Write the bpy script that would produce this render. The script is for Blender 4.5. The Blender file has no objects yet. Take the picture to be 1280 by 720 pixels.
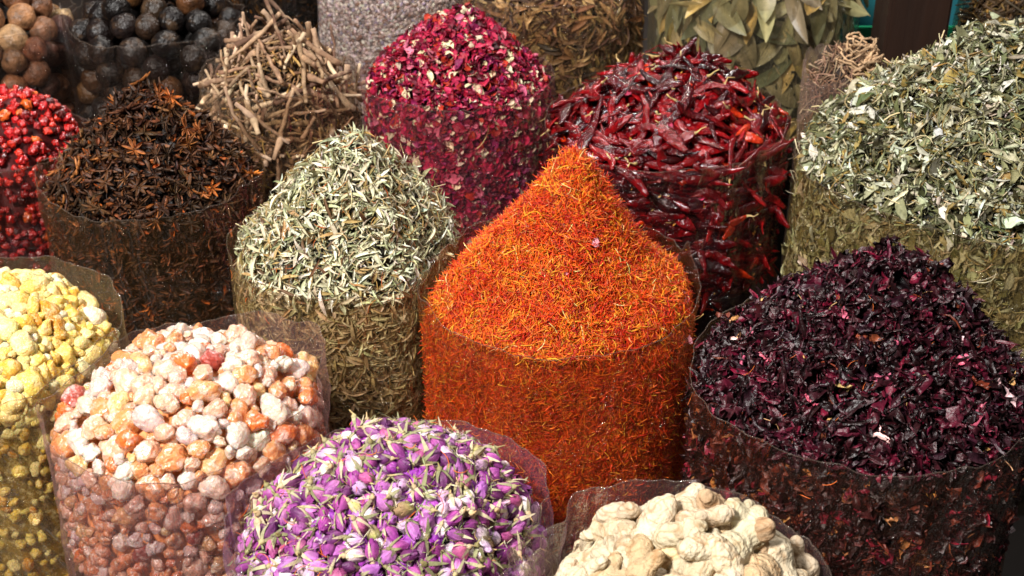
import bpy, math, random
import numpy as np
from mathutils import Vector, Matrix
rs = np.random.RandomState(11)
random.seed(5)
PI = math.pi
sc = bpy.context.scene
COL = sc.collection

# ------------------------------------------------------------------ colour helpers
def lin(c):
    return c / 12.92 if c <= .04045 else ((c + .055) / 1.055) ** 2.4
def hx(s):
    s = s.lstrip('#')
    return tuple(lin(int(s[i:i + 2], 16) / 255) for i in (0, 2, 4))
def palette(items, n, jit=.12):
    """items: [(hex, weight)] -> n linear colours, each slightly varied"""
    cols = np.array([hx(h) for h, w in items]); w = np.array([w for h, w in items], float); w /= w.sum()
    k = rs.choice(len(items), n, p=w)
    c = cols[k] * (1 + jit * rs.randn(n, 1)) * (1 + .4 * jit * rs.randn(n, 3))
    return np.clip(c, .001, .95), k

# ------------------------------------------------------------------ camera
CAMZ, PITCH = 1.55, math.radians(30)
FOC = 640 / math.tan(math.radians(20))
cd = bpy.data.cameras.new('camera'); cam = bpy.data.objects.new('camera', cd); COL.objects.link(cam)
cam.location = (0, 0, CAMZ); cam.rotation_euler = (PI / 2 - PITCH, 0, 0)
cd.angle = math.radians(40); cd.clip_start = .05; cd.clip_end = 60
cd.dof.use_dof = True; cd.dof.focus_distance = 1.85; cd.dof.aperture_fstop = 9
sc.camera = cam
CAM = np.array([0, 0, CAMZ])
FW = np.array([0, math.cos(PITCH), -math.sin(PITCH)]); UP = np.array([0, math.sin(PITCH), math.cos(PITCH)])
def project(p):
    d = p - CAM; z = d @ FW
    return 640 + FOC * d[:, 0] / z, 360 - FOC * (d @ UP) / z, z

# ------------------------------------------------------------------ mesh helpers
def mesh_np(name, V, F, C=None, mat=None, smooth=True):
    V = np.asarray(V, np.float32); F = np.asarray(F, np.int32)
    me = bpy.data.meshes.new(name)
    me.vertices.add(len(V)); me.vertices.foreach_set('co', V.ravel())
    me.loops.add(F.size); me.loops.foreach_set('vertex_index', F.ravel())
    k = F.shape[1]
    me.polygons.add(len(F)); me.polygons.foreach_set('loop_start', np.arange(0, F.size, k, dtype=np.int32))
    me.polygons.foreach_set('loop_total', np.full(len(F), k, np.int32))
    me.polygons.foreach_set('use_smooth', np.full(len(F), smooth, bool))
    a = me.color_attributes.new('Col', 'FLOAT_COLOR', 'POINT')
    cc = np.ones((len(V), 4), np.float32)
    if C is not None: cc[:, :3] = C
    a.data.foreach_set('color', cc.ravel())
    me.update(calc_edges=True); me.validate()
    if mat: me.materials.append(mat)
    return me
def link(name, me, parent=None, loc=None):
    o = bpy.data.objects.new(name, me); COL.objects.link(o)
    if parent is not None: o.parent = parent
    if loc is not None: o.location = loc
    return o
def tag(o, label=None, cat=None, group=None, kind=None):
    if label: o['label'] = label
    if cat: o['category'] = cat
    if group: o['group'] = group
    if kind: o['kind'] = kind
    return o
def norm(v):
    return v / np.maximum(np.linalg.norm(v, axis=-1, keepdims=True), 1e-9)

class Noise:
    """smooth pseudo noise: a sum of random waves"""
    def __init__(s, seed, scale, n=10):
        r = np.random.RandomState(seed)
        s.k = norm(r.randn(n, 3)) * scale * (0.5 + 1.3 * r.rand(n, 1)); s.p = r.rand(n) * 2 * PI; s.n = n
    def __call__(s, P):
        return np.sin(P @ s.k.T + s.p).sum(-1) / math.sqrt(s.n)

# ------------------------------------------------------------------ piece templates (V, F tris, C per-vertex tint)
def grid_faces(nu, nv, wrap=False):
    F = []
    for i in range(nu - 1):
        for j in range(nv if wrap else nv - 1):
            a, b = i * nv + j, i * nv + (j + 1) % nv
            c, d = a + nv, b + nv
            F += [(a, b, d), (a, d, c)]
    return F
def tube(path, rad, ns=6, flat=1.0, rough=0.0, seed=0, ca=(1, 1, 1), cb=None, cap=None):
    path = np.asarray(path, float); n = len(path); r = np.random.RandomState(seed)
    T = norm(np.gradient(path, axis=0)); ref = np.array([0, 0, 1.]) if abs(T[0][2]) < .9 else np.array([1., 0, 0])
    V, C = [], []
    cb = ca if cb is None else cb
    for i in range(n):
        s = norm(np.cross(T[i], ref)); u = np.cross(s, T[i])
        for j in range(ns):
            a = 2 * PI * j / ns
            q = rad[i] * (1 + rough * r.randn())
            V.append(path[i] + s * math.cos(a) * q + u * math.sin(a) * q * flat)
            t = i / (n - 1); C.append([ca[k] * (1 - t) + cb[k] * t for k in range(3)])
    F = grid_faces(n, ns, True)
    V.append(path[0]); V.append(path[-1]); b = n * ns
    C.append(cap or ca); C.append(cap or cb)
    for j in range(ns):
        F.append((b, (j + 1) % ns, j)); F.append((b + 1, (n - 1) * ns + j, (n - 1) * ns + (j + 1) % ns))
    return np.array(V), np.array(F), np.array(C, float)
def leaf(L, W, nl=7, fold=.3, bend=.3, twist=.5, crumple=.05, seed=0, wide=.5, ca=(1, 1, 1), cedge=None, curl=0, jit=0):
    """a blade: lanceolate outline, folded at its midrib, bent along its length and twisted; closed (two skins, thin)"""
    r = np.random.RandomState(seed); V, C = [], []
    ws = (-1, -.5, 0, .5, 1)
    nz = Noise(seed + 7, 3.2 / L * .9, 6)
    for i in range(nl):
        t = i / (nl - 1)
        w = W / 2 * max(.04, (math.sin(PI * t ** (math.log(.5) / math.log(wide)))) ** .8)
        a = bend * (t - .5)
        x = (t - .5) * L; z = L * .5 * bend * (-(t - .5) ** 2 * 2); tw = twist * (t - .5)
        for k in ws:
            yy = k * w; zz = abs(k) * w * fold
            if curl:
                ang = k * curl; yy = w * math.sin(ang) / max(curl, .01); zz = w * (1 - math.cos(ang)) / max(curl, .01)
            V.append((x, yy * math.cos(tw) - zz * math.sin(tw), z + yy * math.sin(tw) + zz * math.cos(tw)))
            C.append(ca if (cedge is None or abs(k) < .9) else cedge)
    V = np.array(V); V += jit * W * r.randn(*V.shape) * [1, .8, 1]; V[:, 2] += crumple * L * nz(V) * .6; V[:, 1] += crumple * L * nz(V + 5) * .4
    V -= V.mean(0)
    return V, np.array(grid_faces(nl, 5)), np.array(C, float)
_ico = {}
def ico(sub):
    if sub not in _ico:
        import bmesh
        bm = bmesh.new(); bmesh.ops.create_icosphere(bm, subdivisions=sub, radius=1)
        V = np.array([v.co[:] for v in bm.verts]); F = np.array([[v.index for v in f.verts] for f in bm.faces]); bm.free()
        _ico[sub] = (norm(V), F)
    return _ico[sub]
def lump(seed, sub=3, nb=7, spread=.5, br=.62, rough=.03, squash=(1, 1, 1), facet=0):
    """botryoidal lump: the hull of a few merging spheres seen from the centre, plus facets and grain"""
    r = np.random.RandomState(seed); D, F = ico(sub)
    c = norm(r.randn(nb, 3)) * spread * (.5 + .6 * r.rand(nb, 1)); rad = br * (.7 + .55 * r.rand(nb))
    b = D @ c.T; disc = b ** 2 - (c ** 2).sum(1) + rad ** 2
    t = np.where(disc > 0, b + np.sqrt(np.maximum(disc, 0)), .35)
    R = np.log(np.exp(t * 9).sum(1)) / 9
    R = R / R.mean()
    if facet:
        pl = norm(r.randn(facet, 3)); h = .72 + .25 * r.rand(facet)
        dd = D @ pl.T; lim = np.where(dd > .05, h / np.maximum(dd, .05), 9); R = np.minimum(R, lim.min(1))
    R = R * (1 + rough * Noise(seed, 9)(D) + rough * .6 * Noise(seed + 1, 22)(D))
    V = D * R[:, None] * np.array(squash)
    return V, F, np.ones_like(V)
def merge(parts):
    V, F, C, o = [], [], [], 0
    for v, f, c in parts:
        V.append(v); F.append(np.asarray(f) + o); C.append(c); o += len(v)
    return np.vstack(V), np.vstack(F), np.vstack(C)
def xform(t, R=None, loc=(0, 0, 0), s=1.0, tint=None):
    V, F, C = t
    V = V * s
    if R is not None: V = V @ np.array(R.to_3x3()).T
    return V + np.array(loc), F, C * (np.array(tint) if tint is not None else 1)

# ------------------------------------------------------------------ materials
def new_mat(name):
    m = bpy.data.materials.new(name); m.use_nodes = True
    nt = m.node_tree; nt.nodes.clear()
    out = nt.nodes.new('ShaderNodeOutputMaterial')
    return m, nt, out
def N(nt, t, **kw):
    n = nt.nodes.new(t)
    for k, v in kw.items():
        if k.startswith('_'): setattr(n, k[1:], v)
        else: n.inputs[k.replace('__', ' ')].default_value = v
    return n
def piece_mat(name, rough=.5, spec=.5, nscale=120, namp=.35, bump=.3, bscale=300, patch=None, sss=0, coat=0, rough2=None, transl=0, sheen=0, transm=0, bdist=.002, facets=0):
    """colour = piece tint x object colour x grain; PATCH = (colour, scale, low, high, amount) a powdery or worn coat"""
    m, nt, out = new_mat(name); L = nt.links.new
    at = N(nt, 'ShaderNodeAttribute', _attribute_name='Col'); oi = N(nt, 'ShaderNodeObjectInfo')
    mul = N(nt, 'ShaderNodeMix', _data_type='RGBA', _blend_type='MULTIPLY'); mul.inputs[0].default_value = 1
    L(at.outputs['Color'], mul.inputs[6]); L(oi.outputs['Color'], mul.inputs[7])
    tc = N(nt, 'ShaderNodeTexCoord')
    shift = N(nt, 'ShaderNodeVectorMath', _operation='ADD')
    L(tc.outputs['Object'], shift.inputs[0]); L(oi.outputs['Random'], shift.inputs[1])
    n1 = N(nt, 'ShaderNodeTexNoise', Scale=nscale, Detail=4); L(shift.outputs[0], n1.inputs['Vector'])
    mr = N(nt, 'ShaderNodeMapRange'); mr.inputs['From Min'].default_value = .3; mr.inputs['From Max'].default_value = .7
    mr.inputs['To Min'].default_value = 1 - namp; mr.inputs['To Max'].default_value = 1 + namp * .5
    L(n1.outputs['Fac'], mr.inputs['Value'])
    m2 = N(nt, 'ShaderNodeVectorMath', _operation='SCALE'); L(mul.outputs[2], m2.inputs[0]); L(mr.outputs[0], m2.inputs['Scale'])
    col = m2.outputs[0]
    p = N(nt, 'ShaderNodeBsdfPrincipled', Roughness=rough)
    p.inputs['Specular IOR Level'].default_value = spec
    if patch:
        pc, ps, lo, hi, am = patch
        n2 = N(nt, 'ShaderNodeTexNoise', Scale=ps, Detail=5, Roughness=.65); L(shift.outputs[0], n2.inputs['Vector'])
        r2 = N(nt, 'ShaderNodeMapRange'); r2.inputs['From Min'].default_value = lo; r2.inputs['From Max'].default_value = hi
        r2.inputs['To Max'].default_value = am; L(n2.outputs['Fac'], r2.inputs['Value'])
        mx = N(nt, 'ShaderNodeMix', _data_type='RGBA'); L(r2.outputs[0], mx.inputs[0]); L(col, mx.inputs[6]); mx.inputs[7].default_value = (*hx(pc), 1)
        col = mx.outputs[2]
        if rough2 is not None:
            rr = N(nt, 'ShaderNodeMapRange'); rr.inputs['To Min'].default_value = rough; rr.inputs['To Max'].default_value = rough2
            L(r2.outputs[0], rr.inputs['Value']); L(rr.outputs[0], p.inputs['Roughness'])
    L(col, p.inputs['Base Color'])
    if sss:
        p.inputs['Subsurface Weight'].default_value = sss; p.inputs['Subsurface Scale'].default_value = .006
        p.inputs['Subsurface Radius'].default_value = (1, .65, .45)
    if coat: p.inputs['Coat Weight'].default_value = coat; p.inputs['Coat Roughness'].default_value = .12
    if transm: p.inputs['Transmission Weight'].default_value = transm
    if bump:
        nb = N(nt, 'ShaderNodeTexNoise', Scale=bscale, Detail=3); L(shift.outputs[0], nb.inputs['Vector'])
        bp = N(nt, 'ShaderNodeBump', Strength=bump, Distance=bdist); L(nb.outputs['Fac'], bp.inputs['Height']); last = bp
        if facets:
            vo = N(nt, 'ShaderNodeTexVoronoi', Scale=facets); L(shift.outputs[0], vo.inputs['Vector'])
            b2 = N(nt, 'ShaderNodeBump', Strength=.8, Distance=.004); L(vo.outputs['Distance'], b2.inputs['Height']); L(bp.outputs[0], b2.inputs['Normal']); last = b2
        L(last.outputs[0], p.inputs['Normal'])
    sh = p.outputs[0]
    if transl:
        tr = N(nt, 'ShaderNodeBsdfTranslucent'); L(col, tr.inputs['Color'])
        ms = N(nt, 'ShaderNodeMixShader'); ms.inputs[0].default_value = transl; L(sh, ms.inputs[1]); L(tr.outputs[0], ms.inputs[2]); sh = ms.outputs[0]
    L(sh, out.inputs['Surface'])
    return m
def plastic_mat(name, haze=.12, tint='#f2e9df', hazec='#c9b7a4', rough=.08, gloss=1.0):
    haze *= .32
    t_ = [.35 * a + .65 * b for a, b in zip(hx(tint), (.93, .91, .89))]
    m, nt, out = new_mat(name); L = nt.links.new
    tc = N(nt, 'ShaderNodeTexCoord')
    mp = N(nt, 'ShaderNodeMapping'); mp.inputs['Scale'].default_value = (1, 1, .45); L(tc.outputs['Object'], mp.inputs[0])
    n1 = N(nt, 'ShaderNodeTexNoise', Scale=13, Detail=6, Roughness=.6, Distortion=2.2); L(mp.outputs[0], n1.inputs['Vector'])
    n2 = N(nt, 'ShaderNodeTexNoise', Scale=75, Detail=2); L(mp.outputs[0], n2.inputs['Vector'])
    ad = N(nt, 'ShaderNodeMath', _operation='MULTIPLY_ADD'); L(n2.outputs['Fac'], ad.inputs[0]); ad.inputs[1].default_value = .12; L(n1.outputs['Fac'], ad.inputs[2])
    bp = N(nt, 'ShaderNodeBump', Strength=1, Distance=.07); L(ad.outputs[0], bp.inputs['Height'])
    tr = N(nt, 'ShaderNodeBsdfTransparent'); tr.inputs[0].default_value = (*t_, 1)
    df = N(nt, 'ShaderNodeBsdfDiffuse'); df.inputs[0].default_value = (*hx(hazec), 1)
    tl = N(nt, 'ShaderNodeBsdfTranslucent'); tl.inputs[0].default_value = (*hx(hazec), 1)
    dm = N(nt, 'ShaderNodeMixShader'); dm.inputs[0].default_value = .5; L(df.outputs[0], dm.inputs[1]); L(tl.outputs[0], dm.inputs[2])
    lw = N(nt, 'ShaderNodeLayerWeight', Blend=.35)
    hz = N(nt, 'ShaderNodeMapRange'); hz.inputs['To Min'].default_value = haze; hz.inputs['To Max'].default_value = min(.9, haze * 3 + .10); L(lw.outputs['Facing'], hz.inputs['Value'])
    n3 = N(nt, 'ShaderNodeTexNoise', Scale=7, Detail=4); L(mp.outputs[0], n3.inputs['Vector'])
    mu = N(nt, 'ShaderNodeMath', _operation='MULTIPLY'); L(hz.outputs[0], mu.inputs[0])
    mr = N(nt, 'ShaderNodeMapRange'); mr.inputs['From Min'].default_value = .3; mr.inputs['From Max'].default_value = .7; mr.inputs['To Min'].default_value = .5; mr.inputs['To Max'].default_value = 1.5
    L(n3.outputs['Fac'], mr.inputs['Value']); L(mr.outputs[0], mu.inputs[1])
    m1 = N(nt, 'ShaderNodeMixShader'); L(mu.outputs[0], m1.inputs[0]); L(tr.outputs[0], m1.inputs[1]); L(dm.outputs[0], m1.inputs[2])
    gl = N(nt, 'ShaderNodeBsdfAnisotropic', Roughness=rough); gl.inputs['Color'].default_value = (gloss, gloss, gloss, 1); L(bp.outputs[0], gl.inputs['Normal'])
    ge = N(nt, 'ShaderNodeNewGeometry'); io = N(nt, 'ShaderNodeMapRange'); io.inputs['To Min'].default_value = 1.30; io.inputs['To Max'].default_value = 1 / 1.30; L(ge.outputs['Backfacing'], io.inputs['Value'])
    fr = N(nt, 'ShaderNodeFresnel'); L(io.outputs[0], fr.inputs['IOR']); L(bp.outputs[0], fr.inputs['Normal'])
    m2 = N(nt, 'ShaderNodeMixShader'); L(fr.outputs[0], m2.inputs[0]); L(m1.outputs[0], m2.inputs[1]); L(gl.outputs[0], m2.inputs[2])
    L(m2.outputs[0], out.inputs['Surface'])
    return m

# ------------------------------------------------------------------ sacks: where each stands, how high it is filled
# key: x, y, radius, heap height above the rim, contents edge below the rim, profile power, tip offset (x, y), label
ZR = .55
SK = {
 'saffron':  (.065, 1.750, .202, .190, .004, .55, (.02, .01)),
 'rosebud':  (-.136, 1.228, .184, .085, .020, 2.0, (.0, .02)),
 'gum':      (-.404, 1.452, .180, .062, .012, 2.2, (.0, .0)),
 'yellow':   (-.705, 1.593, .182, .075, .022, 2.0, (.03, .0)),
 'ginger':   (.168, 1.105, .178, .072, .042, 1.7, (.045, .03)),
 'hibiscus': (.450, 1.515, .221, .165, .006, 1.15, (.03, .02)),
 'bigherb':  (.790, 2.180, .312, .225, .004, 1.2, (.01, .02)),
 'paleherb': (-.245, 1.872, .183, .178, .004, 1.12, (.02, .0)),
 'anise':    (-.597, 2.117, .184, .158, .012, 1.25, (.0, .02)),
 'berries':  (-.890, 2.247, .155, .085, .012, 2.0, (.03, .0)),
 'tanlime':  (-1.115, 2.921, .175, .06, .06, 2.0, (0, 0)),
 'blklime':  (-.767, 2.900, .195, .06, .035, 2.0, (0, 0)),
 'twigs':    (-.458, 2.578, .158, .075, .055, 1.6, (.02, .0)),
 'seeds':    (-.290, 3.234, .172, .06, .02, 1.7, (0, 0)),
 'petals':   (-.108, 2.561, .187, .130, .004, 1.3, (.02, .0)),
 'pods':     (.091, 3.114, .213, .10, .03, 1.7, (0, 0)),
 'chili':    (.275, 2.327, .221, .120, .010, 1.5, (.03, .02)),
 'bay':      (.537, 3.040, .236, .09, .03, 1.8, (0, 0)),
 'corner':   (1.15, 2.98, .17, .06, .05, 1.8, (0, 0)),
 'bundle':   (.665, 2.65, .085, .02, .06, 1.8, (0, 0)),
 'backdark': (-.62, 3.42, .15, .05, .03, 1.8, (0, 0)),
}
NT = 180
class Sack: pass
SACK = {}
for i, (k, v) in enumerate(SK.items()):
    s = Sack(); s.key = k; s.x, s.y, s.r, s.H, s.edge, s.pw, s.off = v; s.i = i; s.zr = {'bay': .60, 'seeds': .56}.get(k, ZR)
    SACK[k] = s
for s in SACK.values():
    th = np.arange(NT) / NT * 2 * PI
    ph = np.random.RandomState(40 + s.i).rand(4) * 6
    R = s.r * (1 + .010 * np.sin(2 * th + ph[0]) + .008 * np.sin(3 * th + ph[1]) + .004 * np.sin(7 * th + ph[2]))
    for o in SACK.values():
        if o is s: continue
        dx, dy = o.x - s.x, o.y - s.y; d = math.hypot(dx, dy)
        if d < s.r + o.r + .02:
            a = (d * d + s.r ** 2 - o.r ** 2) / (2 * d) - .005
            c = np.cos(th - math.atan2(dy, dx))
            R = np.minimum(R, np.where(c > .2, a / np.maximum(c, .2), 9))
    rr_ = np.random.RandomState(60 + s.i)
    for _ in range(5):
        c0 = rr_.rand() * 2 * PI; dd_ = np.mod(th - c0 + PI, 2 * PI) - PI
        R = R - s.r * rr_.uniform(.015, .05) * np.exp(-(dd_ / math.radians(rr_.uniform(4, 9))) ** 2)
    s.bn = Noise(500 + s.i, 2.6, 12)
    for _ in range(6): R = np.minimum(R, (np.roll(R, 1) + R + np.roll(R, -1)) / 3 + .0005)
    s.R = R; s.nz = Noise(100 + s.i, 30); s.nz2 = Noise(200 + s.i, 75)
def Rat(s, th):
    return np.interp(np.mod(th, 2 * PI), np.arange(NT + 1) / NT * 2 * PI, np.append(s.R, s.R[0]))
def bulge(s, th, z):
    """how far the slack film and what is in it sag in and out, in metres"""
    q = np.stack([np.cos(th) * 1.6, np.sin(th) * 1.6, np.broadcast_to(z, np.shape(th)) * 7], -1)
    return -.0015 + .0026 * s.bn(q)
def prof(rho, pw):
    """1 at the tip, 0 at the rim: straight slope with a rounded tip and a soft shoulder"""
    q = np.clip(rho, 0, 1)
    e = .10
    cone = 1 - (np.sqrt(q * q + e * e) - e) / (math.sqrt(1 + e * e) - e)
    dome = 1 - q ** pw
    w = min(1, max(0, (pw - 1)))
    if pw < 1: cone = cone ** (2 - pw)
    return cone * (1 - w) + dome * w
def heap_z(s, rho, x, y):
    P = np.stack([x, y, np.zeros_like(x)], -1)
    return s.zr - s.edge - .012 * np.clip((rho - .88) / .12, 0, 1) ** 2 + (s.H + s.edge) * prof(rho, s.pw) + ((.010 if s.key == 'saffron' else .006) * s.nz(P) + .003 * s.nz2(P)) * (1 - rho ** 4)
GAP = .004
def surf_grid(s, inset=0., zbot=.12, nh=40, nv=26, nth=160):
    """rows from the tip down to the rim, then down the wall"""
    th = np.arange(nth) / nth * 2 * PI; R = Rat(s, th) - GAP - inset; rows = []
    for i in range(nh):
        rho = max(1e-3, i / (nh - 1)); Q = R - .013 * rho ** 3
        x = s.x + rho * Q * np.cos(th) + s.off[0] * (1 - rho); y = s.y + rho * Q * np.sin(th) + s.off[1] * (1 - rho)
        rows.append(np.stack([x, y, heap_z(s, np.full(nth, rho), x, y) - inset], -1))
    z0 = s.zr - s.edge - inset - .012
    for i in range(1, nv):
        t = i / (nv - 1)
        zz = np.full(nth, z0 * (1 - t) + zbot * t); Rb = R - .013 * max(0, 1 - t * 10) + bulge(s, th, zz) * min(1, t * 8)
        rows.append(np.stack([s.x + Rb * np.cos(th), s.y + Rb * np.sin(th), zz], -1))
    return np.array(rows)
def sample(s, n, zbot=.2, back=.25, inset=0.):
    """n random points on the contents' surface, with normals; fewer where nobody stands"""
    G = surf_grid(s, inset, zbot)
    a, b = G[:-1], G[1:]; a2, b2 = np.roll(a, -1, 1), np.roll(b, -1, 1)
    nrm = np.cross(b - a, a2 - a) + np.cross(b2 - b, a2 - b); ar = np.linalg.norm(nrm, axis=-1)
    nn = norm(nrm); c = (a + b2) / 2
    out = c - np.array([s.x, s.y, 0]); out[..., 2] = np.maximum(0, c[..., 2] - s.zr + .1) * 3
    nn = np.where(((nn * out).sum(-1) < 0)[..., None], -nn, nn)
    w = ar * np.where((nn * norm(CAM - c)).sum(-1) > -.15, 1, back)
    w = w.ravel() / w.sum()
    k = rs.choice(w.size, n, p=w); i, j = np.unravel_index(k, ar.shape)
    u, v = rs.rand(n, 1), rs.rand(n, 1)
    P = (a[i, j] * (1 - u) + b[i, j] * u) * (1 - v) + (a2[i, j] * (1 - u) + b2[i, j] * u) * v
    side = i >= 39
    return P, nn[i, j], side
def heap_inside(s, P, slack=0.):
    dx, dy = P[..., 0] - s.x, P[..., 1] - s.y
    r = np.hypot(dx, dy); rho = r / Rat(s, np.arctan2(dy, dx))
    z = s.zr - s.edge + (s.H + s.edge) * prof(rho, s.pw)
    return (rho < 1) & (P[..., 2] < z - slack)
def visible(s, P, n):
    """can the camera see these points past the heaps"""
    u, v, z = project(P)
    ok = (u > -25) & (u < 1305) & (v > -25) & (v < 745) & ((n * norm(CAM - P)).sum(1) > -.25)
    d = norm(CAM - P)
    for t in np.concatenate([np.linspace(.03, .5, 24), np.linspace(.53, 1.6, 30)]):
        Q = P + d * t
        if Q[:, 2].min() > .85: break
        for o in SACK.values():
            sl = .012 if o is s else .01
            ok &= ~heap_inside(o, Q, sl)
    return ok

def frames(n, tilt, align=None):
    """random rotations with local z near the normal; returns (k,3,3) columns x,y,z"""
    z = norm(n + tilt * rs.randn(len(n), 3))
    a = rs.randn(len(n), 3) if align is None else align
    x = norm(a - z * (a * z).sum(1, keepdims=True)); y = np.cross(z, x)
    return np.stack([x, y, z], -1)
def scatter(name, temps, P, M, S, C, mat, parent=None):
    """many small pieces laid down as one mesh (for what nobody could count)"""
    Vs, Fs, Cs, o = [], [], [], 0
    k = rs.randint(len(temps), size=len(P))
    for t, (V, F, TC) in enumerate(temps):
        sel = np.where(k == t)[0]
        if not len(sel): continue
        W = np.einsum('nij,vj->nvi', M[sel], V) * S[sel, None, None] + P[sel][:, None, :]
        Vs.append(W.reshape(-1, 3)); Cs.append((C[sel][:, None, :] * TC[None]).reshape(-1, 3))
        Fs.append((F[None] + (np.arange(len(sel)) * len(V))[:, None, None] + o).reshape(-1, 3)); o += len(sel) * len(V)
    me = mesh_np(name, np.vstack(Vs), np.vstack(Fs), np.vstack(Cs), mat)
    return link(name, me, parent)
def core_tpl(s, inset, zbot=.12):
    G = surf_grid(s, inset, zbot, nh=60, nv=30)
    V = G.reshape(-1, 3).copy(); nu, nv = G.shape[:2]
    V += norm(V - np.array([s.x, s.y, s.zr - .1])) * (.25 * inset * Noise(s.i, 160)(V))[:, None]
    return V, np.array(grid_faces(nu, nv, True)), np.ones_like(V)
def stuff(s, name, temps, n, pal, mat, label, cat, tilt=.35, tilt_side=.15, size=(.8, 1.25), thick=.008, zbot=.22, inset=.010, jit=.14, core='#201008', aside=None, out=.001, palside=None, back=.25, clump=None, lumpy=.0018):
    P, nn, side = sample(s, n, zbot, back=back)
    off = -thick * rs.rand(n) ** .8 + np.where(side, -.001, out * rs.rand(n) * 3)
    P = P + nn * (off + np.where(side, 0, lumpy * (Noise(700 + s.i, 210, 14)(P) + .6 * Noise(750 + s.i, 420, 14)(P))))[:, None]
    dx, dy = P[:, 0] - s.x, P[:, 1] - s.y; rr = np.hypot(dx, dy); lim = Rat(s, np.arctan2(dy, dx)) - np.where(side, .004, .011)
    f = np.minimum(1, lim / np.maximum(rr, 1e-4)); P[:, 0] = s.x + dx * f; P[:, 1] = s.y + dy * f
    M = frames(nn, np.where(side, tilt_side, np.where(rr > .86 * s.r, tilt * .55, tilt))[:, None])
    C, _ = palette(pal, n, jit)
    if clump:
        q = clump[1](P)[:, None]; C = C * np.where(q > .5, np.array(clump[0]), 1.0)
    if palside:
        C2, _ = palette(palside, n, jit); C = np.where(side[:, None], C2, C)  # wall palette carries the browner, shaded look behind the film
    S = size[0] + (size[1] - size[0]) * rs.rand(n)
    o = scatter(name, temps, P, M, S, C, mat)
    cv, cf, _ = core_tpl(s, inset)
    # the bulk under the surface, same material, gap darkness put into its colour
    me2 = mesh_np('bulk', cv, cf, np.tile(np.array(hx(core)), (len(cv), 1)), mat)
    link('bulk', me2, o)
    return tag(o, label, cat, kind='stuff')

def darts(s, n, rad, sep=.82, zbot=.28, tries=16000, depth=(.35, .9), extra=0., only=None):
    """pieces packed side by side on the heap, largest first"""
    P, nn, side = sample(s, tries * (3 if only else 1), zbot, back=.7)
    if only:
        q = side if only == 'side' else ~side; P, nn, side = P[q], nn[q], side[q]
    tries = len(P)
    r = np.array([rad() for _ in range(n)]); r.sort(); r = r[::-1]
    keepP, keepR, keepN, keepS = np.zeros((n, 3)), np.zeros(n), np.zeros((n, 3)), np.zeros(n, bool); m = 0; j = 0
    per = max(1, tries // n)
    for i in range(n):
        for _ in range(per * 2):
            q = j % tries; j += 1
            rr = r[i]
            dd = depth[0] + (depth[1] - depth[0]) * rs.rand()
            if side[q]: dd = 1.02
            p = P[q] - nn[q] * (rr * dd + extra)
            if m == 0 or (((keepP[:m] - p) ** 2).sum(1) > (sep * (keepR[:m] + rr)) ** 2).all():
                keepP[m], keepR[m], keepN[m], keepS[m] = p, rr, nn[q], side[q]; m += 1
                break
    return keepP[:m], keepR[:m], keepN[:m], keepS[:m]

NAMES = {'saffron': 'the orange saffron heap', 'rosebud': 'the purple rosebuds', 'gum': 'the pink gum lumps', 'yellow': 'the yellow resin', 'ginger': 'the ginger',
 'hibiscus': 'the dark hibiscus', 'bigherb': 'the green herb', 'paleherb': 'the pale herb heap', 'anise': 'the star anise', 'berries': 'the red berries', 'tanlime': 'the tan limes',
 'blklime': 'the black limes', 'twigs': 'the twigs', 'seeds': 'the grey seeds', 'petals': 'the rose petals', 'pods': 'the brown seed heads', 'chili': 'the red chillies', 'bay': 'the bay leaves'}
def where(s, p, side):
    if side: base = 'behind the clear film'
    else:
        rho = math.hypot(p[0] - s.x - s.off[0] * .5, p[1] - s.y - s.off[1] * .5) / s.r
        if rho < .28: return 'at its heap top'
        base = 'high on its heap' if rho < .55 else ('midway down its heap' if rho < .8 else 'low on its heap')
    best, bd = None, 9
    for o in SACK.values():
        if o is s or o.key not in NAMES: continue
        d = math.hypot(p[0] - o.x, p[1] - o.y) - o.r
        if d < bd: best, bd = o, d
    if p[1] < s.y - .45 * s.r and (best.y > s.y): return base + ' facing the viewer'
    return base + ' towards ' + NAMES[best.key]
def individuals(s, name, meshes, P, M, S, Cc, words, noun, cat, group, side, nn, cap=300, mat=None, kids=None, restname=None, restlabel=None, temps=None, special=None):
    """each visible piece its own object (top CAP), what is left behind it one stuff object"""
    vis = visible(s, P, nn)
    score = np.where(vis, 1, 0) * S * (1.3 - .5 * side) / np.linalg.norm(P - CAM, axis=1)
    order = np.argsort(-score)
    order = [i for i in order if vis[i]][:cap]
    k = rs.randint(len(meshes), size=len(P))
    for i in order:
        o = bpy.data.objects.new(name, meshes[k[i]]); COL.objects.link(o)
        mm = Matrix([[*(M[i][r] * S[i]), P[i][r]] for r in range(3)] + [[0, 0, 0, 1]])
        o.matrix_world = mm; o.color = (*Cc[i], 1)
        tag(o, f'{words[i]} {noun} {where(s, P[i], side[i])}', cat, group)
        if kids:
            for kn, kme, kc in kids[k[i]]:
                c = bpy.data.objects.new(kn, kme); COL.objects.link(c); c.parent = o; c.color = kc if kc else (*Cc[i], 1)
    rest = np.setdiff1d(np.arange(len(P)), order)
    if restname and len(rest):
        o = scatter(restname, temps, P[rest], M[rest], S[rest], Cc[rest], mat)
        tag(o, restlabel, cat, kind='stuff')
        return o
def add_bulk(s, inset, col, mat, parent=None, name='bulk', label=None, cat=None, zbot=.12):  # opaque core under the pieces; gap darkness put into its colour
    cv, cf, _ = core_tpl(s, inset, zbot)
    me = mesh_np(name, cv, cf, np.tile(np.array(hx(col)), (len(cv), 1)), mat)
    o = link(name, me, parent)
    if parent is None: tag(o, label, cat, kind='stuff')
    return o
def words_for(k, names): return [names[q] for q in k]

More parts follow.
